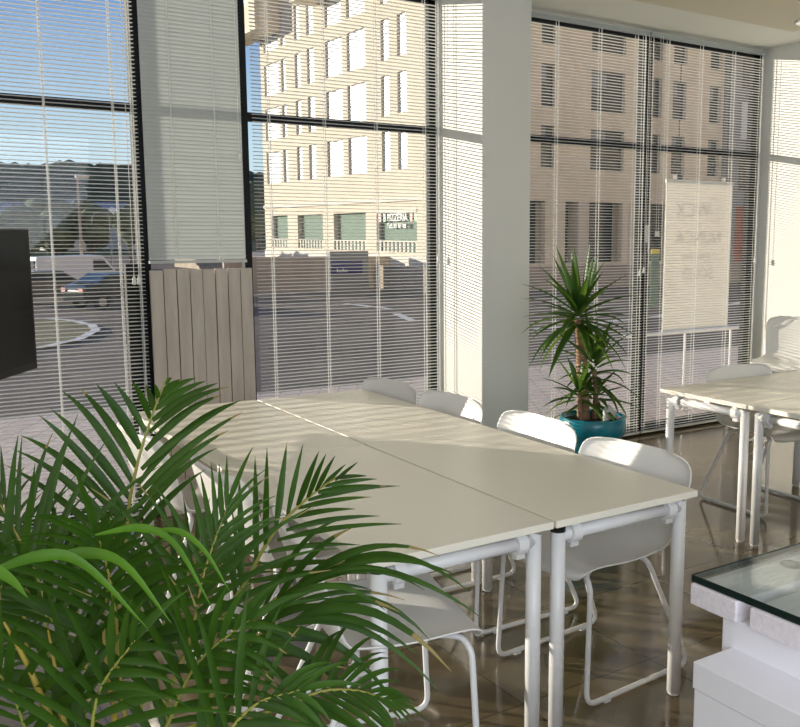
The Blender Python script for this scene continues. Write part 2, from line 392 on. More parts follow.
# ------------------------------------------------------------------ tables
TW, TL, TZ = .613, 1.245, .74
def make_table(label):
    o = thing('folding_table', label, 'table', (0,0,0), 0, None)
    MB().box(-TW/2, TW/2, -TL/2, TL/2, TZ-.023, TZ).build('tabletop', [M['laminate']], o, bevel=.002)
    ix, iy = TW/2-.042, TL/2-.045
    for sx in (-1, 1):
        for sy in (-1, 1):
            l = MB().tube([(sx*ix, sy*iy, .012), (sx*ix, sy*iy, TZ-.05)], .0235, 18).build('leg', M['metal'], o, smooth=True)
            cp = MB(); n = 18; v = []
            for k in range(n):
                a = 2*PI*k/n; v.append((sx*ix+.0237*math.cos(a), sy*iy+.0237*math.sin(a), TZ-.050))
            for k in range(n):
                a = 2*PI*k/n; v.append((sx*ix+.0237*math.cos(a), sy*iy+.0237*math.sin(a), TZ-.030-.016*(sx*math.cos(a)+1)/2))
            cp.add(v, [tuple(range(n-1,-1,-1)), tuple(range(n, 2*n))]+[(k, (k+1) % n, n+(k+1) % n, n+k) for k in range(n)])
            cp.build('leg_cap', M['black'] if (sx, sy) == (-1, -1) else M['metal'], l)
            MB().lathe([(.019, 0), (.021, .004), (.021, .012)], (sx*ix, sy*iy, 0), 16).build('foot', M['edge'], l)
    for sy in (-1, 1):
        y = sy*iy; z = TZ-.062
        rl = MB().tube([(-ix+.0, y, z), (ix-.0, y, z)], .0215, 18).build('end_rail', M['metal'], o, smooth=True)
        for sx in (-1, 1):
            MB().tube([(sx*(ix-.040), y, z), (sx*(ix-.075), y, z)], .033, 20).box(sx*(ix-.0575)-.012, sx*(ix-.0575)+.012, y-.02, y+.02, z+.015, TZ-.023).build('clamp', M['metal'], rl)
            MB().box(sx*(ix-.0575)-.016, sx*(ix-.0575)+.016, y-.012, y+.012, z-.045, z-.028).build('clamp_catch', M['edge'], rl)
    MB().box(-.02, .02, -iy, iy, TZ-.06, TZ-.023).build('under_beam', M['metal'], o)
    return o
g1 = 'white folding tables pushed together in the middle'
t0 = make_table('white folding table nearest the camera on the right, front edge facing the desk')
t0.location = (2.014, 2.115+TL/2, 0); t0['group'] = g1
for lab, x, y, rz, grp in (
    ('white folding table nearest the camera on the left, partly behind palm leaves', 1.392, 2.117+TL/2, 0, g1),
    ('far right folding table of the middle four, sunlit next to the two far chairs', 2.018, 2.115+TL*1.5+.004, 0, g1),
    ('far left folding table of the middle four, in front of the plank screen', 1.396, 2.118+TL*1.5+.004, 0, g1),
    ('white folding table at the right, its left end close to the windows', 3.715+TL/2, 3.695-TW/2, PI/2, 'white folding tables at the right'),
    ('white folding table at the right edge, nearer to the glass topped desk', 3.72+TL/2, 3.078-TW/2, PI/2, 'white folding tables at the right')):
    k = copy_tree(t0); k.location = (x, y, 0); k.rotation_euler = (0, 0, rz); tag(k, lab, 'table', grp)

# ------------------------------------------------------------------ chairs (face +x)
PROF = [(.240, .432, .205), (.254, .452, .232), (.236, .474, .246), (.16, .480, .254), (.05, .468, .258), (-.06, .460, .258), (-.13, .466, .256),
        (-.180, .488, .256), (-.212, .53, .262), (-.236, .60, .274), (-.258, .68, .286), (-.275, .735, .288), (-.286, .775, .276), (-.292, .798, .243), (-.293, .806, .17)]
def make_chair(label):
    o = thing('sled_chair', label, 'chair')
    v = []; nx = 13; fs = []
    for i, (x, z, hw) in enumerate(PROF):
        for k in range(nx):
            u = (k/(nx-1))*2-1; y = math.sin(u*PI/2*.92)/math.sin(PI/2*.92)*hw
            au = abs(u)**2.4
            if i < 7: dz = .020*au; dx = -.012*au if i < 3 else 0
            else: dz = 0; dx = .045*au*min(1, (i-6)/3)
            if 5 <= i <= 8: dx += .012*au; dz += .012*au
            v.append((x+dx, y, z+dz))
    for i in range(len(PROF)-1):
        for k in range(nx-1): fs.append((i*nx+k, (i+1)*nx+k, (i+1)*nx+k+1, i*nx+k+1))
    mb = MB(); mb.add(v, fs); sh = mb.build('shell', M['plastic'], o, smooth=True)
    so_ = sh.modifiers.new('thick', 'SOLIDIFY'); so_.thickness = .007; so_.offset = 0
    sb = sh.modifiers.new('smooth', 'SUBSURF'); sb.levels = 1; sb.render_levels = 1
    for s in (-1, 1):
        p = bend([(.05, s*.10, .448), (.19, s*.19, .452), (.205, s*.228, .42), (.225, s*.238, .0125), (-.305, s*.238, .0125), (-.115, s*.19, .448), (-.10, s*.06, .448)], .05)
        f = MB().tube(p, .0095, 10).build('sled_leg', M['metal'], o, smooth=True)
        for x in (.13, -.22): MB().box(x-.014, x+.014, s*.238-.011, s*.238+.011, 0, .012).build('glide', M['metal'], f)
    for x in (.06, -.095): MB().tube([(x, -.12, .448), (x, .12, .448)], .009, 8).build('cross_bar', M['metal'], o, smooth=True)
    return o
gR = 'white chairs along the right side of the middle tables'; gL = 'white chairs along the left side of the middle tables'
ch = make_chair('white sled chair nearest on the right of the middle tables, half in sunlight')
ch.location = (2.16, 2.50, 0); ch.rotation_euler = (0, 0, PI+.07); ch['group'] = gR
for lab, x, y, rz, grp, z in (
    ('white sled chair in full sun in front of the turquoise pot', 2.19, 3.165, PI-.02, gR, 0),
    ('white sled chair beside the white column with one sunlit corner', 2.17, 3.83, PI+.02, gR, 0),
    ('farthest white sled chair on the right of the middle tables, against the windows', 2.13, 4.38, PI+.05, gR, 0),
    ('white sled chair nearest on the left, its seat showing behind the palm tips', 1.235, 2.36, -.22, gL, 0),
    ('second white sled chair on the left, only its back rim above the table edge', 1.26, 3.12, .02, gL, 0),
    ('white sled chair on the left with striped sun on its back, behind the tall frond', 1.19, 3.90, .08, gL, 0),
    ('white sled chair tucked under the right hand table, facing the camera', 4.42, 3.50, -PI/2-.05, None, 0),
    ('lowest chair of the white stack by the right wall', 5.92, 4.50, PI+.35, 'stacked white chairs by the right wall', 0),
    ('middle chair of the white stack by the right wall', 5.92, 4.50, PI+.35, 'stacked white chairs by the right wall', .075),
    ('top chair of the white stack by the right wall', 5.92, 4.50, PI+.35, 'stacked white chairs by the right wall', .150)):
    k = copy_tree(ch); k.location = (x, y, z); k.rotation_euler = (0, 0, rz); tag(k, lab, 'chair')
    if grp: k['group'] = grp
    elif 'group' in k: del k['group']

# ------------------------------------------------------------------ glass topped desk
d = thing('reception_desk', 'white timber desk with a dark edged glass top at the lower right', 'desk', (1.67, 1.53, 0))
MB().box(.0, 1.5, -1.05, 0, .748, .763).build('glass_top', [M['deskglass']], d)
MB().box(-.002, .0, -1.05, .002, .7465, .7645).box(0, 1.5, 0, .002, .7465, .7645).build('glass_edge', M['glassedge'], d)
for y in (-.004, -.188, -.372, -.556, -.74):
    MB().box(-.012, 1.4, y-.145, y, .692, .746).build('beam', M['paintwood'], d, bevel=.004)
    for x in (.30, 1.2): MB().lathe([(.030, 0), (.030, .003), (.018, .004)], (x, y-.06, .746), 20).build('glass_pad', M['deskglass'], d)
MB().box(.005, 1.4, -1.0, -.095, .60, .692).build('upper_body', M['deskwhite'], d, bevel=.003)
MB().box(-.125, 1.45, -1.0, -.125, .555, .62).box(-.122, 1.45, -1.0, -.128, 0, .553).build('lower_body', M['deskwhite'], d, bevel=.002)

# ------------------------------------------------------------------ plants
def leaf(mb, base, d, nrm, L, wmax, droop, seg=7, mi=0, tip_mi=None, fold=.35, shape=1.0, w0=.45):
    d = d.normalized(); side = d.cross(nrm).normalized(); pts = []; p = base.copy(); cur = d.copy()
    vs = []
    for i in range(seg+1):
        t = i/seg
        w = wmax*(w0+(1-w0)*min(1, t/.25))*(1-t**2.2*shape if t < 1 else 0)
        if i == seg: w = .0004
        nn = side.cross(cur).normalized()
        vs += [p-side*w+nn*(w*fold), p, p+side*w+nn*(w*fold)]
        cur = (cur+Vector((0, 0, -1))*droop/seg*(.4+1.6*t)).normalized()
        p = p+cur*(L/seg)
    fs = []
    o = len(mb.v)
    for i in range(seg):
        a = i*3
        for k in (0, 1):
            fs.append((a+k, a+k+1, a+k+4, a+k+3))
    mb.v += [tuple(v) for v in vs]
    for j, f in enumerate(fs):
        mb.f.append(tuple(q+o for q in f)); mb.mi.append(tip_mi if (tip_mi is not None and j >= len(fs)-2) else mi)

def frond(parent, path, nrm, n, Lmax, t0=.25, w=.011, droop=.5, ang0=62, ang1=18, m='palm', drytip=.35, prof=None, rr=.0045, lr=(1, 1), seed=1):
    rnd = random.Random(seed)
    P = spline(path, 40); nrm = Vector(nrm).normalized()
    mb = MB()
    for i in range(n):
        t = t0+(1-t0)*(i+.5)/n; k = min(39, int(t*40)); p = P[k].lerp(P[k+1], t*40-k); tg = (P[k+1]-P[k]).normalized()
        s = (nrm.cross(tg)).normalized(); nn = tg.cross(s).normalized()
        f = (t-t0)/(1-t0); Lf = (prof(f) if prof else (.62+.38*math.sin(PI*min(1, f*1.25+.15)))*(1-.50*f**2.5))
        for sg, kk in ((-1, lr[0]), (1, lr[1])):
            if kk == 0: continue
            a = math.radians(ang0+(ang1-ang0)*f+rnd.uniform(-5, 5))
            d = tg*math.cos(a)+s*sg*math.sin(a)+nn*rnd.uniform(.08, .22)
            leaf(mb, p+tg*sg*.004, d, nn, Lmax*Lf*kk*rnd.uniform(.92, 1.06), w*rnd.uniform(.85, 1.12)*(1-.35*f), droop*rnd.uniform(.7, 1.3), mi=0, tip_mi=1 if rnd.random() < drytip else None)
    # end leaflet
    leaf(mb, P[-1], P[-1]-P[-2], nrm, Lmax*.4, w*.7, droop*.6)
    fo = mb.build('frond', [M[m], M['palmtip']], parent, smooth=True)
    MB().tube(P[::2], [rr*(1-.75*i/20) for i in range(21)], 7).build('rachis', M['rachis'], fo, smooth=True)
    return fo

palm_c = Vector((.42, 1.50, 0))
t = thing('potted_palm', 'large green palm in the lower left foreground, fronds spreading over the table', 'plant', (0, 0, 0))
t.location = palm_c
MB().lathe([(.13, 0), (.15, .02), (.185, .33), (.195, .34), (.195, .36), (.175, .36), (.172, .32)], n=40).build('pot', M['potdark'], t, smooth=True)
MB().lathe([(.001, .335), (.10, .34), (.174, .322)], n=24).build('soil', M['soil'], t, smooth=True)
def L(px, py, dep): return at(px, py, dep)-palm_c
base = lambda a, b: Vector((a, b, .335))
def fr(b, pts, view=(0, 0, 1), **k):
    P = [base(*b)]+[L(*q) for q in pts]
    return frond(t, P, view, **k)
toward = -fwd+Vector((0, 0, .15))
def leaf_to(mb, p0, p1, rise, w, seg=9, tip=None, fold=.4):
    """a leaflet from p0 to p1 along an arc that rises, then sags"""
    pc = (p0+p1)/2+Vector((0, 0, 1))*rise; vs = []
    P = [p0*(1-u)**2+pc*2*u*(1-u)+p1*u*u for u in [i/seg for i in range(seg+1)]]
    for i, p in enumerate(P):
        tg = (P[min(seg, i+1)]-P[max(0, i-1)]).normalized(); sd_ = tg.cross(-fwd+Vector((0, 0, .5))).normalized(); u = i/seg
        ww = w*(.45+.55*min(1, u/.28))*(1-u**2.3)+.0003; nn = sd_.cross(tg).normalized()
        vs += [p-sd_*ww-nn*ww*fold, p, p+sd_*ww-nn*ww*fold]
    o = len(mb.v); mb.v += [tuple(v) for v in vs]
    for i in range(seg):
        for k in (0, 1):
            q = o+i*3+k; mb.f.append((q, q+1, q+4, q+3)); mb.mi.append(1 if (tip and i >= seg-tip) else 0)
def drawn_frond(rachis, leaves, dep, w, rise, seed, start, tipn=1):
    rnd = random.Random(seed); mb = MB()
    for (ax, ay, tx, ty) in leaves:
        l = math.hypot(tx-ax, ty-ay)
        leaf_to(mb, L(ax, ay, dep), L(tx, ty, dep+rnd.uniform(-.09, .05)), rise*l/100*rnd.uniform(.7, 1.3), w*rnd.uniform(.85, 1.15)*min(1, .55+l/160), tip=tipn if rnd.random() < .25 else None)
    fo = mb.build('frond', [M['palm'], M['palmtip']], t, smooth=True)
    P = spline([start]+[L(*q, dep) for q in rachis], 30)
    MB().tube(P, [.0045-.0033*i/30 for i in range(31)], 7).build('rachis', M['rachis'], fo, smooth=True)
# tall frond against the plank screen
drawn_frond([(122, 700), (127, 530), (136, 470), (149, 425), (160, 395), (167, 378)],
  [(150,419,132,381),(145,432,114,382),(140,449,96,384),(136,467,80,389),(132,482,62,391),(130,499,51,409),(128,515,39,415),(127,528,20,435),(126,545,15,450),(126,560,4,464),
   (154,411,146,385),(158,400,155,384),(164,384,172,378),(160,395,182,379),(158,402,196,378),(155,409,206,381),(152,420,218,383),(149,432,229,387),(145,450,222,395),(141,469,241,400),(138,484,235,402),(135,497,243,412),
   (132,513,229,430),(130,530,217,448),(128,545,205,470)], 1.70, .0085, .03, 3, base(.0, .02))
# right frond pointing at the tables
drawn_frond([(205, 680), (250, 575), (276, 530), (300, 505), (322, 487), (345, 472)],
  [(236,600,222,500),(242,590,232,510),(242,575,239,476),(256,565,255,456),(265,548,267,447),(276,527,287,442),(287,517,303,444),(297,506,319,451),(307,499,326,454),(315,492,335,456),(322,487,346,464),(335,480,358,462),
   (335,478,367,476),(325,486,377,479),(318,492,388,486),(308,500,400,486),(298,508,372,497),(290,518,355,509),(286,530,380,516),(277,540,402,524),(268,552,360,545),(258,568,350,562),(250,582,372,574)], 1.62, .0062, .012, 5, base(.04, .01))
# low right fronds with drooping tips
drawn_frond([(210, 700), (262, 612), (310, 578), (345, 560)],
  [(262,612,340,520),(275,602,352,528),(290,592,400,545),(305,582,440,556),(318,575,457,575),(330,567,482,618),(345,560,470,592),(262,615,395,572),(250,630,405,600),(275,607,372,590),(240,640,360,612),(300,590,425,590)], 1.54, .0060, .045, 8, base(.05, -.01), 2)
drawn_frond([(200, 720), (240, 650), (270, 630), (300, 624)],
  [(262,634,439,691),(285,627,452,672),(250,640,409,723),(240,652,372,722),(275,630,418,655),(300,624,430,640),(232,660,330,735),(290,624,400,612),(255,632,385,610),(240,645,345,655)], 1.42, .0075, .07, 9, base(.05, -.03), 2)
# two upright blades at the left edge
drawn_frond([(-30, 700), (-8, 620), (2, 585)], [(0,592,15,451),(18,585,35,463),(-8,600,-14,470),(10,600,52,520)], 1.35, .0085, .0, 12, base(-.05, .0), 0)
fr((.05, -.04), [(230, 760, 1.30), (300, 700, 1.32), (350, 690, 1.36), (395, 702, 1.40)], Vector((-.1, -.6, 1)), n=12, Lmax=.17, t0=.42, w=0.0065, droop=.9, ang0=55, ang1=20, drytip=.3, seed=13)
# left group
fr((-.03, .02), [(60, 700, 1.55), (45, 600, 1.58), (20, 540, 1.60), (-20, 470, 1.62)], toward, n=12, Lmax=.30, t0=.40, w=0.0086, droop=.6, ang0=55, ang1=20, drytip=.1, seed=17)
fr((-.04, -.02), [(95, 760, 1.40), (80, 680, 1.42), (45, 610, 1.40), (-10, 560, 1.36)], toward, n=12, Lmax=.30, t0=.34, w=0.0090, droop=.7, ang0=60, ang1=22, drytip=.1, seed=19)
fr((-.01, -.03), [(120, 740, 1.38), (118, 640, 1.36), (110, 580, 1.33), (98, 535, 1.30)], toward, n=12, Lmax=.30, t0=.35, w=0.0094, droop=.9, ang0=62, ang1=25, drytip=.1, seed=23)
fr((.01, -.02), [(165, 740, 1.40), (190, 640, 1.42), (205, 570, 1.44), (228, 505, 1.48)], toward, n=13, Lmax=.26, t0=.38, w=0.0072, droop=.5, ang0=55, ang1=20, drytip=.3, seed=29)
fr((.0, -.05), [(60, 800, 1.25), (30, 740, 1.25), (10, 690, 1.22), (-30, 640, 1.20)], toward, n=11, Lmax=.28, t0=.30, w=0.0094, droop=.8, ang0=60, ang1=25, drytip=.1, seed=31)
fr((.02, -.05), [(150, 800, 1.28), (170, 720, 1.27), (200, 660, 1.25), (250, 620, 1.24)], toward, n=12, Lmax=.24, t0=.30, w=0.0083, droop=.9, ang0=60, ang1=24, drytip=.3, seed=37)
fr((.03, -.05), [(190, 800, 1.24), (215, 750, 1.22), (255, 705, 1.22), (300, 690, 1.22)], Vector((-.2, -.7, .7)), n=11, Lmax=.22, t0=.28, w=0.0079, droop=.9, ang0=60, ang1=24, drytip=.3, seed=41)
fr((-.02, -.06), [(85, 810, 1.22), (90, 750, 1.20), (100, 690, 1.18), (135, 640, 1.16)], toward, n=11, Lmax=.26, t0=.28, w=0.0090, droop=.8, ang0=62, ang1=25, drytip=.1, seed=43)
fr((-.05, .05), [(40, 690, 1.72), (25, 620, 1.80), (10, 560, 1.84), (5, 500, 1.86)], toward, n=12, Lmax=.28, t0=.35, w=0.0083, droop=.7, ang0=60, ang1=25, drytip=.1, seed=47)
fr((.0, .07), [(140, 700, 1.76), (165, 620, 1.82), (190, 570, 1.86), (215, 530, 1.90)], toward, n=12, Lmax=.26, t0=.35, w=0.0072, droop=.7, ang0=58, ang1=22, drytip=.3, seed=53)
fr((-.03, .06), [(95, 720, 1.74), (85, 640, 1.80), (70, 590, 1.82), (60, 540, 1.84)], toward, n=12, Lmax=.28, t0=.35, w=0.0083, droop=.8, ang0=62, ang1=25, drytip=.1, seed=59)
# young bright blades arching over the front
mb = MB()
for q0, q1, q2, q3, wd_ in (((-30, 580, 1.05), (40, 556, 1.06), (85, 566, 1.07), (148, 629, 1.08), .0085),
                       ((40, 560, 1.12), (85, 553, 1.11), (125, 566, 1.10), (172, 624, 1.10), .0085),
                       ((95, 535, 1.15), (140, 528, 1.15), (175, 545, 1.14), (212, 608, 1.13), .0065),
                       ((150, 530, 1.2), (180, 532, 1.2), (205, 552, 1.2), (230, 592, 1.2), .005),
                       ((-30, 560, 1.0), (-10, 568, 1.0), (10, 580, 1.0), (28, 598, 1.0), .009)):
    P = spline([L(*q0), L(*q1), L(*q2), L(*q3)], 14); vs = []; fs = []
    for i, p in enumerate(P):
        tg = (P[min(14, i+1)]-P[max(0, i-1)]).normalized(); s_ = tg.cross(-fwd).normalized(); u = i/14
        w = wd_*.85*(1-u**2.5)*(.2+.8*min(1, u*3))+.0003
        vs += [p-s_*w+fwd*w*.4, p, p+s_*w+fwd*w*.4]
    for i in range(14):
        for k in (0, 1): fs.append((i*3+k, i*3+k+1, i*3+k+4, i*3+k+3))
    mb.add(vs, fs)
fo = mb.build('young_frond', M['palm_bright'], t, smooth=True); fo['label'] = 'bright light green young leaf blades'
MB().tube([base(-.02, -.02), L(-60, 700, 1.15), L(-60, 610, 1.06), L(-30, 578, 1.05)], .004, 7).build('rachis', M['rachis'], fo, smooth=True)
for pts, r_ in (([(0, 0), (128, 760, 1.32), (105, 650, 1.34), (107, 590, 1.37)], .004), ([(-.04, -.04), (70, 760, 1.22), (30, 670, 1.2), (4, 622, 1.18)], .0055),
            ([(-.01, -.05), (80, 760, 1.22), (60, 690, 1.24), (48, 630, 1.26)], .005), ([(.03, -.06), (175, 770, 1.22), (200, 722, 1.24), (228, 694, 1.26)], .0035),
            ([(.01, -.04), (122, 760, 1.25), (121, 700, 1.27), (120, 660, 1.3)], .0045)):
    P = [base(*pts[0])]+[L(*q) for q in pts[1:]]
    MB().tube(spline(P, 14), [r_*(1-.75*(i/14)**2) for i in range(15)], 8).build('cane', M['cane'], t, smooth=True)

# yucca
yc = Vector((3.61, 4.14, 0)); YS = .917
t = thing('potted_yucca', 'yucca with a ringed trunk in a turquoise pot by the windows', 'plant', yc); t.scale = (YS, YS, YS)
MB().lathe([(.125, 0), (.14, .01), (.195, .45), (.212, .46), (.216, .568), (.208, .573), (.198, .568), (.195, .538)], n=44).build('pot', M['pot'], t, smooth=True)
MB().lathe([(.001, .543), (.1, .546), (.195, .540)], n=24).build('soil', M['soil'], t, smooth=True)
tb = Vector((-.03, .06, .53)); tt = Vector((-.055, .10, 1.19)); n_ = 60; P = []; R_ = []
for i in range(n_+1):
    u = i/n_; P.append(tb.lerp(tt, u)+Vector((.012*math.sin(u*3), 0, 0))); R_.append(.042-.010*u+.0035*(1 if i % 3 == 0 else 0))
MB().tube(P, R_, 16).build('trunk', M['trunk'], t, smooth=True)
sd = Vector((.035, .02, .54)); se = Vector((.03, .03, .87))
MB().tube([sd, sd.lerp(se, .5)+Vector((.008, 0, 0)), se], [.02, .017, .015], 10).build('side_shoot', M['trunk'], t, smooth=True)
ss = Vector((-.12, -.02, .54)); sse = Vector((-.125, .0, .73))
MB().tube([ss, sse], [.013, .011], 8).build('side_shoot', M['trunk'], t, smooth=True)
def crown(c, n, Lm, w, zlo, zhi, spread, seed, droop, core=.05):
    r = random.Random(seed); mb = MB()
    for i in range(n):
        u = (i+.5)/n; el = zlo+(zhi-zlo)*u; a = i*2.39996+r.uniform(-.3, .3)
        d = Vector((math.cos(a)*math.cos(el), math.sin(a)*math.cos(el), math.sin(el)))
        b = Vector(c)+Vector((math.cos(a)*.02, math.sin(a)*.02, core*(u-.5)*2))
        leaf(mb, b, d, Vector((0, 0, 1)) if abs(d.z) < .9 else Vector((1, 0, 0)), Lm*r.uniform(.75, 1.1)*(1-.15*u), w*r.uniform(.8, 1.15), droop*(1.1-u)*r.uniform(.5, 1.3), seg=6, fold=.45, shape=1, w0=.6)
    return mb.build('leaf_crown', M['yucca'], t, smooth=True)
crown(tt+Vector((0, 0, .03)), 56, .46, .029, -.7, 1.42, 1, 4, .75, .07)
crown(se, 26, .36, .027, -.5, 1.35, 1, 9, .9, .12)
crown(sse, 18, .29, .024, -.3, 1.3, 1, 14, .8, .06)
crown((.03, .03, .67), 14, .33, .025, -.35, .7, 1, 19, .9, .05)
for i, (x, y, s_, sh, lab) in enumerate(((.05, -.09, .034, 1.5, 'tall white stone standing in the turquoise pot'), (.10, -.07, .032, 1, 'pale stone next to the tall one in the turquoise pot'),
     (.155, -.03, .022, .8, 'small white stone at the right rim of the turquoise pot'), (.00, -.12, .020, .8, 'small stone in front of the yucca trunk'), (.125, -.11, .018, .7, 'smallest flat stone near the right rim of the pot'))):
    o = MB().blob((0, 0, s_*sh*.8), s_, s_*.85, s_*sh, seed=i+3, amp=.35).build('white_stone', M['stone'], smooth=True)
    o.location = yc+Vector((x*YS, y*YS, .503)); tag(o, lab, 'stone', 'white stones in the turquoise pot')

# ------------------------------------------------------------------ banner hanging behind the blind
b = thing('hanging_banner', 'pale cloth banner hanging outside the glass behind the right blind', 'banner', (7.50, 6.95, 0))
MB().box(-.50, .50, -.004, .004, .60, 2.13).build('cloth', M['banner'], b)
MB().box(-.51, .51, -.012, .012, 2.12, 2.16).build('top_bar', M['steel'], b)
MB().box(-.51, .51, -.014, .014, .56, .605).build('bottom_bar', M['steel'], b)
for x in (-.34, .40):
    MB().tube([(x, 0, 2.16), (x, 0, 3.9)], .006, 8).box(x-.04, x+.04, -.03, .03, 2.16, 2.20).build('hanging_cord', M['black'], b)
    MB().box(x-.02, x+.02, -1.43, .03, 3.9, 3.94).build('bracket_arm', M['steel'], b)
for s_, sz, z in (('NUNCA', .19, 1.50), ('CAMINARÁS', .095, 1.33), ('SOLO', .18, 1.12)):
    text_mesh('lettering', s_, sz, M['print'], b, (0.0, .0065, z), (-1, 0, 0), (0, 0, 1))
text_mesh('logo', 'WCX', .21, M['print'], b, (-.10, .0065, 1.78), (-1, 0, 0), (0, 0, 1))
ring = MB(); n = 40
for k in range(n):
    a0, a1 = 2*PI*k/n, 2*PI*(k+1)/n; q = [(r*math.cos(a), .006, r*math.sin(a)) for a in (a0, a1) for r in (.118, .130)]
    q = [(.21+x, y+dy, 1.85+z) for dy in (0, .002) for x, y, z in q]
    ring.add(q, [(0,1,3,2),(4,6,7,5),(1,5,7,3),(0,2,6,4)])
ring.build('logo', M['print'], b)
text_mesh('logo', 'co', .14, M['print'], b, (.21, .0065, 1.81), (-1, 0, 0), (0, 0, 1))

# window stickers beside the banner
s_ = thing('window_sticker', 'pale sticker with a yellow top on the glass left of the banner', 'sticker', (5.345, 5.412, 1.02))
MB().box(-.045, .045, -.002, .002, 0, .42).build('sheet', M['panegreen'], s_); MB().box(-.045, .045, -.003, .002, .42, .46).build('yellow_strip', M['yellow'], s_)
h = MB().box(5.184, 5.216, WY-.042, WY-.03, 1.53, 1.67).build('handle', M['white'], window_four, bevel=.003)
MB().tube([(5.2, WY-.04, 1.63), (5.2, WY-.058, 1.63), (5.2, WY-.058, 1.45)], .007, 8).build('lever', M['white'], h, smooth=True)

# ------------------------------------------------------------------ outside: ground, railing
G = -1.5
struct(MB().box(-40, 70, WY+.12, 9.5, -.35, -.10).build('terrace', M['paver']))
struct(MB().box(-40, 70, 9.4, 9.52, G, -.098).build('terrace_kerb', M['greywall']))
struct(MB().box(-160, 200, 9.5, 460, G-.2, G).build('street', M['asphalt']))
rl = thing('terrace_railing', 'low white railing on the paving outside the right windows', 'railing', (8.0, 6.25, -.10))
MB().tube([(-2.2, 0, .77), (2.6, 0, .77)], .018, 8).build('top_rail', M['white'], rl)
for x in (-2.05, -1.4, -.75, -.1, .6, 1.3, 2.0): MB().tube([(x, 0, 0), (x, 0, .77)], .012, 8).build('post', M['white'], rl)

struct(MB().box(-160, 260, 130, 330, G-.1, G+.05).build('meadow', M['hill']))

def flat_path(pts, w, z, name, m):
    mb = MB(); P = [Vector((x, y, 0)) for x, y in pts]; vs = []
    for i, p in enumerate(P):
        d = (P[min(len(P)-1, i+1)]-P[max(0, i-1)]).normalized(); s = Vector((-d.y, d.x, 0))*w/2
        vs += [(p.x-s.x, p.y-s.y, z), (p.x+s.x, p.y+s.y, z)]
    mb.add(vs, [(2*i, 2*i+1, 2*i+3, 2*i+2) for i in range(len(P)-1)])
    return struct(mb.build(name, m))
def gpt(px, py, z=G):
    r = at(px, py, 1)-EYE; k = (z-1.6)/r.z; p = EYE+r*k; return (p.x, p.y)
isl = [gpt(*q) for q in ((-40, 322), (40, 320), (70, 322), (92, 327), (96, 332), (80, 341), (40, 350), (-40, 356))]
mb = MB(); mb.prism(isl, G, G+.06, axis='z'); struct(mb.build('traffic_island', M['grass']))
flat_path([Vector((*q, 0))[:2] for q in isl], .28, G+.07, 'kerb_line', M['roadpaint'])
flat_path([gpt(*q) for q in ((232, 296), (290, 294), (330, 291))], .35, G+.02, 'road_line', M['roadpaint'])
flat_path([gpt(*q) for q in ((345, 304), (380, 308), (395, 310))], .35, G+.02, 'road_line', M['roadpaint'])
flat_path([gpt(*q) for q in ((396, 314), (412, 321), (450, 319))], .35, G+.02, 'road_line', M['roadpaint'])
flat_path([gpt(*q) for q in ((535, 330), (650, 318), (760, 300))], .35, G+.02, 'road_line', M['roadpaint'])

# ------------------------------------------------------------------ outside: corner building
BX, BYF = 25.8, 41.5
b = thing('corner_building', 'cream corner apartment building with a pizzeria on its ground floor', 'building', (BX, BYF, -.2))
def facade_x(parent, y0, y1, z0, z1, holes, x=0., th=.35, m='cream', name='wall'):
    """wall in the plane x, facing -x; holes = (y0,y1,z0,z1)"""
    ys = sorted({y0, y1, *[h[0] for h in holes], *[h[1] for h in holes]}); zs = sorted({z0, z1, *[h[2] for h in holes], *[h[3] for h in holes]})
    mb = MB()
    for i in range(len(zs)-1):
        run = None
        for j in range(len(ys)-1):
            cy, cz = (ys[j]+ys[j+1])/2, (zs[i]+zs[i+1])/2
            hole = any(h[0] < cy < h[1] and h[2] < cz < h[3] for h in holes)
            if not hole: run = ys[j] if run is None else run
            if run is not None and (hole or j == len(ys)-2):
                mb.box(x, x+th, run, ys[j] if hole else ys[j+1], zs[i], zs[i+1]); run = None
    return mb.build(name, M[m], parent)
def px_to_y(px):       # where the view ray through px meets the left face
    r = at(px, 234, 1)-EYE; return r.y/r.x*BX-BYF
def px_to_x(px):
    r = at(px, 234, 1)-EYE; return r.x/r.y*BYF-BX
cols = [(269, 283), (285.5, 290), (299, 304.5), (311, 318), (329, 345), (350, 368), (383, 391), (399, 408)]
holes = []
for a_, b_ in cols:
    ya, yb = px_to_y(b_), px_to_y(a_)
    for r_ in range(6): holes.append((ya, yb, 5.3+3.05*r_, 7.5+3.05*r_))
gh = [(272, 288), (298, 323), (334, 366), (377, 417)]
ghol = [(px_to_y(b_), px_to_y(a_), .75, 3.0) for a_, b_ in gh]
yend = px_to_y(265.5)
facade_x(b, 0, yend, 0, 24, holes+ghol)
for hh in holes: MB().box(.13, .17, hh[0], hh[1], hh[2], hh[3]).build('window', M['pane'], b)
for hh in ghol:
    w_ = MB().box(.30, .34, hh[0], hh[1], hh[2], hh[3]).build('shop_window', M['panegreen'], b)
    lat = MB()
    nn = int((hh[1]-hh[0])/.45)
    for i in range(nn):
        lat.box(.02, .05, hh[0]+i*(hh[1]-hh[0])/nn, hh[0]+(i+.45)*(hh[1]-hh[0])/nn, hh[2], hh[2]+.55)
    lat.box(.01, .06, hh[0], hh[1], hh[2]+.55, hh[2]+.62).build('lattice_rail', M['whiteband'], b)
MB().box(-.12, .0, 0, yend, 3.55, 3.75).box(-.08, 0, 0, yend, 0, .55).build('string_course', M['whiteband'], b)
MB().box(.4, 9, yend-.3, yend, 0, 24).build('gable', M['cream'], b)
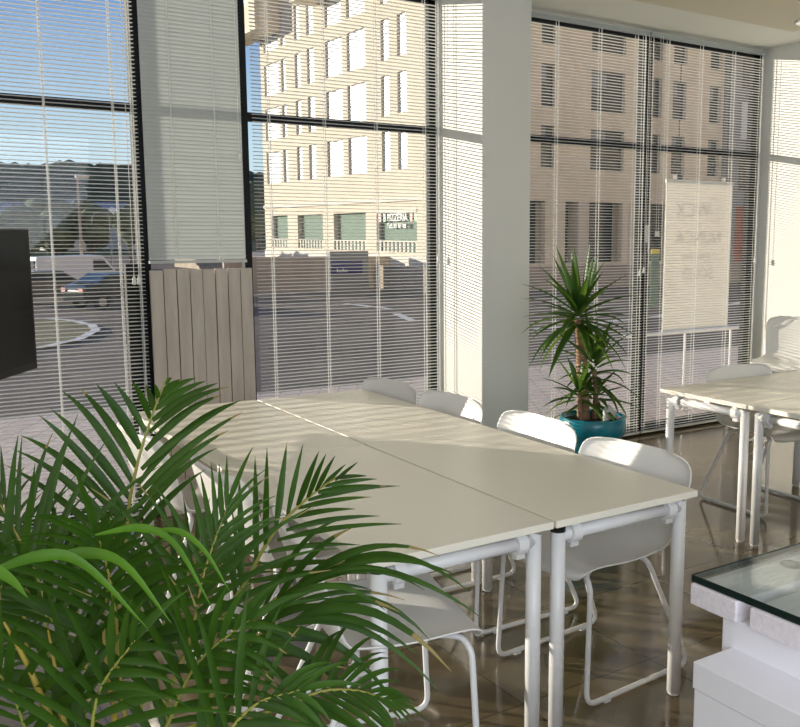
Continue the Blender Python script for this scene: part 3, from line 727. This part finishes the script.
# overhanging upper floors
def overhang(y0, y1, z0, z1, d, hl):
    facade_x(b, y0, y1, z0, z1, hl, x=-d, th=.35, name='overhang')
    MB().box(-d+.36, 0, y0, y0+.3, z0, z1).box(-d, 0, y0, y1, z0-.25, z0).build('overhang_side', M['creamshade'], b)
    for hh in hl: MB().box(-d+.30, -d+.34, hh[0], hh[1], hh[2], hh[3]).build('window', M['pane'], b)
overhang(yend-3.6, yend+2.5, 15.7, 24, 1.7, [(yend-2.0, yend-.4, 17.3, 19.5), (yend-2.0, yend-.4, 20.5, 22.5)])
overhang(0, px_to_y(318), 16.3, 24, 1.6, [(px_to_y(q)-1, px_to_y(q)+1, 17.6, 19.8) for q in (338, 362, 388, 410)])
# shaded face across the street
hx = [(540, 553.5), (589, 622), (649, 658), (669, 682), (705, 716)]
mb = MB(); ho = []
for a_, b_ in hx:
    for r_ in range(5): ho.append((px_to_x(a_), px_to_x(b_), 5.4+3.3*r_, 7.7+3.3*r_))
go = [(px_to_x(p_), px_to_x(q_), 0.1, 3.6) for p_, q_ in ((500, 545), (565, 622), (650, 672), (684, 712))]
xe = px_to_x(719)
xs = sorted({0, xe, *[h[0] for h in ho+go if h[0] > 0], *[h[1] for h in ho+go]}); zs = sorted({0, 24, *[h[2] for h in ho+go], *[h[3] for h in ho+go]})
for i in range(len(zs)-1):
    for j in range(len(xs)-1):
        cx_, cz_ = (xs[j]+xs[j+1])/2, (zs[i]+zs[i+1])/2
        if not any(h[0] < cx_ < h[1] and h[2] < cz_ < h[3] for h in ho+go): mb.box(xs[j], xs[j+1], 0, .35, zs[i], zs[i+1])
mb.build('wall', M['creamshade'], b)
for hh in ho:
    w_ = MB().box(hh[0], hh[1], .25, .3, hh[2], hh[3]).build('window', M['panedark'], b)
    MB().box(hh[0], hh[0]+(hh[1]-hh[0])*.5, .2, .25, hh[3]-.9, hh[3]).build('shutter', M['greycladding'], w_)
for hh in go: MB().box(max(0.4, hh[0]), hh[1], .9, 1.0, hh[2], hh[3]).build('shop_window', M['panedark'], b)
MB().box(.4, xe, 1.0, 1.4, 0, 24).box(.4, xe, .4, 9, 23.7, 24).build('core', M['creamshade'], b)
for px_ in (583, 633):
    x = px_to_x(px_); MB().box(x-.4, x+.4, -.05, .9, 0, 3.6).build('pillar', M['cream'], b)
# pizzeria sign in the nearest shop window
yc_ = (ghol[3][0]+ghol[3][1])/2
zz = ghol[3][3]
MB().box(-.04, .0, ghol[3][0], ghol[3][1], zz-.08, zz+.12).build('sign_rail', M['whiteband'], b)
gw = ghol[3][1]-ghol[3][0]; gl_ = ghol[3][1]
text_mesh('sign_lettering', 'PIZZERIA', gw*.125, M['white'], b, (.05, gl_-gw*.51, zz-.1-gw*.09), (0, -1, 0), (0, 0, 1), depth=.02)
text_mesh('sign_lettering', 'Telf. 87 87 88', gw*.085, M['white'], b, (.05, gl_-gw*.49, zz-.1-gw*.175), (0, -1, 0), (0, 0, 1), depth=.02)
for f0, f1, mm in ((.02, .10, 'red'), (.15, .22, 'green'), (.82, .88, 'red'), (.92, .99, 'green')): MB().box(.04, .08, gl_-gw*f1, gl_-gw*f0, zz-.1-gw*.10, zz-.08).build('sign_flag', M[mm], b)

b2 = thing('grey_building', 'blue grey building with a red shopfront at the right end of the street', 'building', (BX+xe, BYF-.6, -.2))
MB().box(0.05, 14, 0, 8, 3.6, 24).box(.05, .8, 0, 8, 0, 3.6).build('wall', M['greycladding'], b2)
MB().box(.8, 14, .6, .9, 0, 3.6).build('shopfront', M['redpaint'], b2)
for r_ in range(6):
    for x in (1.0, 4.0, 7.0): MB().box(x, x+1.7, -.05, .0, 4.6+3.2*r_, 6.9+3.2*r_).build('window', M['panedark'] if (r_+int(x)) % 2 else M['pane'], b2)
# podium and walls on the street
gb = [(BX-1.2, BYF-1.2), (BX-1.2, BYF+40)]
struct(MB().box(BX-1.0, BX+45, BYF-1.0, BYF+45, G, -.2).build('podium', M['greywall']))
def wallseg(p0, p1, h, m, name, label, th=.3):
    (x0, y0), (x1, y1) = p0, p1; d = Vector((x1-x0, y1-y0, 0)); o = MB().box(0, d.length, 0, th, 0, h).build(name, M[m])
    o.location = (x0, y0, G); o.rotation_euler = (0, 0, math.atan2(d.y, d.x)); return tag(o, label, 'wall')
wallseg(gpt(225, 294), gpt(330, 291), 1.85, 'greywall', 'street_wall', 'brown grey street wall left of the blue sign')
wallseg(gpt(364, 288), gpt(450, 286), 1.75, 'garden', 'street_wall', 'sunlit beige street wall right of the blue sign')
p = gpt(326, 290); q = gpt(364, 288)
sgn = thing('sign_board', 'dark blue sign on a grey stand in front of the pizzeria', 'sign', (p[0], p[1]-.6, G), math.atan2(q[1]-p[1], q[0]-p[0]))
ln = math.hypot(q[0]-p[0], q[1]-p[1])
MB().box(0, ln, 0, .3, 0, 2.1).build('stand', M['greycladding'], sgn)
MB().box(.05, ln*.82, -.05, 0, .85, 1.62).build('panel', M['signblue'], sgn)
mk = MB()
for k in range(6): mk.box(.4+k*.13, .48+k*.13, -.06, -.05, .98, 1.10+.06*(k % 3 == 0))
mk.build('lettering', M['white'], sgn)

# ------------------------------------------------------------------ outside: cars, lamp, houses, trees, hills
def car(name, label, loc, rz, m, van=False):
    o = thing(name, label, 'van' if van else 'car', loc, rz)
    if van:
        body = [(-2.2, .3), (-2.25, .9), (-2.2, 1.9), (1.0, 1.95), (1.7, 1.1), (2.2, 1.0), (2.3, .35)]; glass = [(.5, 1.2), (.5, 1.75), (1.0, 1.75), (1.5, 1.2)]
    else:
        body = [(-2.0, .32), (-2.08, .75), (-1.95, .98), (-1.45, 1.08), (-.95, 1.42), (.35, 1.44), (1.0, 1.0), (1.85, .85), (2.05, .65), (2.0, .32)]; glass = [(-1.2, 1.06), (-.85, 1.36), (.3, 1.37), (.8, 1.04)]
    MB().prism(body, -.82, .82).build('body', m, o, bevel=.06)
    MB().prism(glass, -.83, .83).box(-1.72 if not van else -2.27, -1.15 if not van else -2.2, -.62, .62, 1.08, 1.10 if not van else 1.7).build('window', M['panedark'], o)
    for x in (-1.3, 1.3):
        for y in (-.74, .74):
            w_ = MB().tube([(x, y-.1, .32), (x, y+.1, .32)], .32, 18).build('wheel', M['tyre'], o)
            MB().tube([(x, y-.11, .32), (x, y+.11, .32)], .18, 12).build('hubcap', M['chrome'], w_)
    for y in (-.62, .62):
        MB().box(-2.1 if not van else -2.27, -2.0 if not van else -2.2, y-.15, y+.15, .72, .88).build('tail_light', M['red'], o)
        MB().box(1.9, 2.06 if not van else 2.26, y-.15, y+.15, .62, .78).build('headlight', M['white'], o)
    return o
def P3(px, py): q = gpt(px, py); return (q[0], q[1], G)
car('car', 'olive brown car parked at the roadside next to the television edge', P3(50, 303), .15, M['caro'])
car('car', 'dark car parked with its tail light showing, left of the plank screen', P3(120, 307), .35, M['card'])
car('van', 'white van parked far behind the two cars', P3(78, 294), .2, M['carw'], van=True)
def lamp(px, py, h, label):
    q = gpt(px, py); o = thing('street_lamp', label, 'street lamp', (q[0], q[1], G))
    MB().tube([(0, 0, 0), (0, 0, h)], [.09, .05], 10).build('pole', M['greywall'], o, smooth=True)
    MB().box(-.1, .55, -.12, .12, h-.05, h+.08).build('lamp_head', M['whiteband'], o)
lamp(84, 292, 5.9, 'tall thin street lamp behind the parked cars')
q = gpt(113, 285); o = thing('street_lamp', 'street lamp with a curved arm near the dark car', 'street lamp', (q[0], q[1], G))
MB().tube(bend([(0, 0, 0), (0, 0, 4.2), (-.9, 0, 4.2), (-1.0, 0, 3.5)], .5), .035, 8).build('pole', M['greycladding'], o, smooth=True)

for px_, py_, wd2, hh, rz, lab in ((4, 248, 9, 6, .3, 'pale blue roofed house at the left edge of the view'), (30, 246, 6, 5.5, -.2, 'white house below the wooded hill'),
     (108, 247.5, 8, 6.5, .2, 'pale house behind the curved street lamp'), (62, 250.5, 6, 6, .1, 'white house behind the tall street lamp'), (131, 249.5, 6, 5, .4, 'small house beside the dark window post')):
    qx, qy = gpt(px_, py_); o = thing('house', lab, 'house', (qx, qy, G), rz)
    MB().box(-wd2/2, wd2/2, -5, 5, 0, hh).build('wall', M['house'], o)
    MB().prism([(-5.6, hh), (5.6, hh), (0, hh+2.6)], -wd2/2-.4, wd2/2+.4, axis='x').build('roof', M['roof'], o)
    for x in (-wd2*.3, 0, wd2*.3): MB().box(x-.6, x+.6, -5.05, -5, hh-2.4, hh-1).build('window', M['panedark'], o)
def tree(px_, py_, r, h, lab, sd_):
    qx, qy = gpt(px_, py_); o = thing('tree', lab, 'tree', (qx, qy, G), 0, 'trees below the hill')
    MB().tube([(0, 0, 0), (0, 0, h*.6)], [r*.1, r*.05], 8).build('trunk', M['bark'], o)
    cr = MB(); rr = random.Random(sd_)
    for k in range(9):
        a = rr.uniform(0, 6.28); cr.blob((math.cos(a)*r*.5*rr.random(), math.sin(a)*r*.5, h*.62+rr.uniform(-.25, .3)*h*.6), r*.6, r*.6, r*.55, seed=sd_+k, amp=.5, fr=2)
    cr.build('crown', M['tree'], o, smooth=True)
for i, (px_, py_, r, h, lab) in enumerate(((20, 272, 2.2, 5, 'round tree above the top of the television'), (57, 268, 2.2, 5, 'tree behind the olive car'), (95, 268, 1.8, 5.5, 'tree behind the white van'),
      (131, 264, 1.8, 6, 'dark tree beside the window post'), (250, 264, 2.2, 7, 'dark tree left of the cream building'), (50, 254, 3.2, 8, 'far tree in front of the hill, left of the tall lamp'),
      (88, 253, 3.2, 8, 'far tree in front of the hill, right behind the tall lamp'), (-25, 258, 3, 8, 'tree at the far left of the view'), (259, 256, 3, 10, 'taller tree behind the dark one left of the cream building'))):
    tree(px_, py_, r, h, lab, i*7+1)
# wooded ridge
mb = MB(); nx, ny = 220, 26; vs = []
for j in range(ny+1):
    v = j/ny; y = 310+v*260
    for i in range(nx+1):
        x = -180+i/nx*620; hgt = (33+7*noise.noise(Vector((x*.012, 2.3, 0)))+2.5*noise.noise(Vector((x*.06, 9, 0))))
        z = hgt*math.sin(PI/2*min(1, v/.75))**1.2 if v < .75 else hgt*(1-(v-.75)*.8)
        z += (noise.noise(Vector((x*.28, y*.28, 1)))*2.4+noise.noise(Vector((x*.7, y*.7, 4)))*1.2)*min(1, v*3)
        vs.append((x, y, G+max(0, z)))
fs = [(j*(nx+1)+i, j*(nx+1)+i+1, (j+1)*(nx+1)+i+1, (j+1)*(nx+1)+i) for j in range(ny) for i in range(nx)]
mb.add(vs, fs); struct(mb.build('hill', M['hill'], smooth=True))
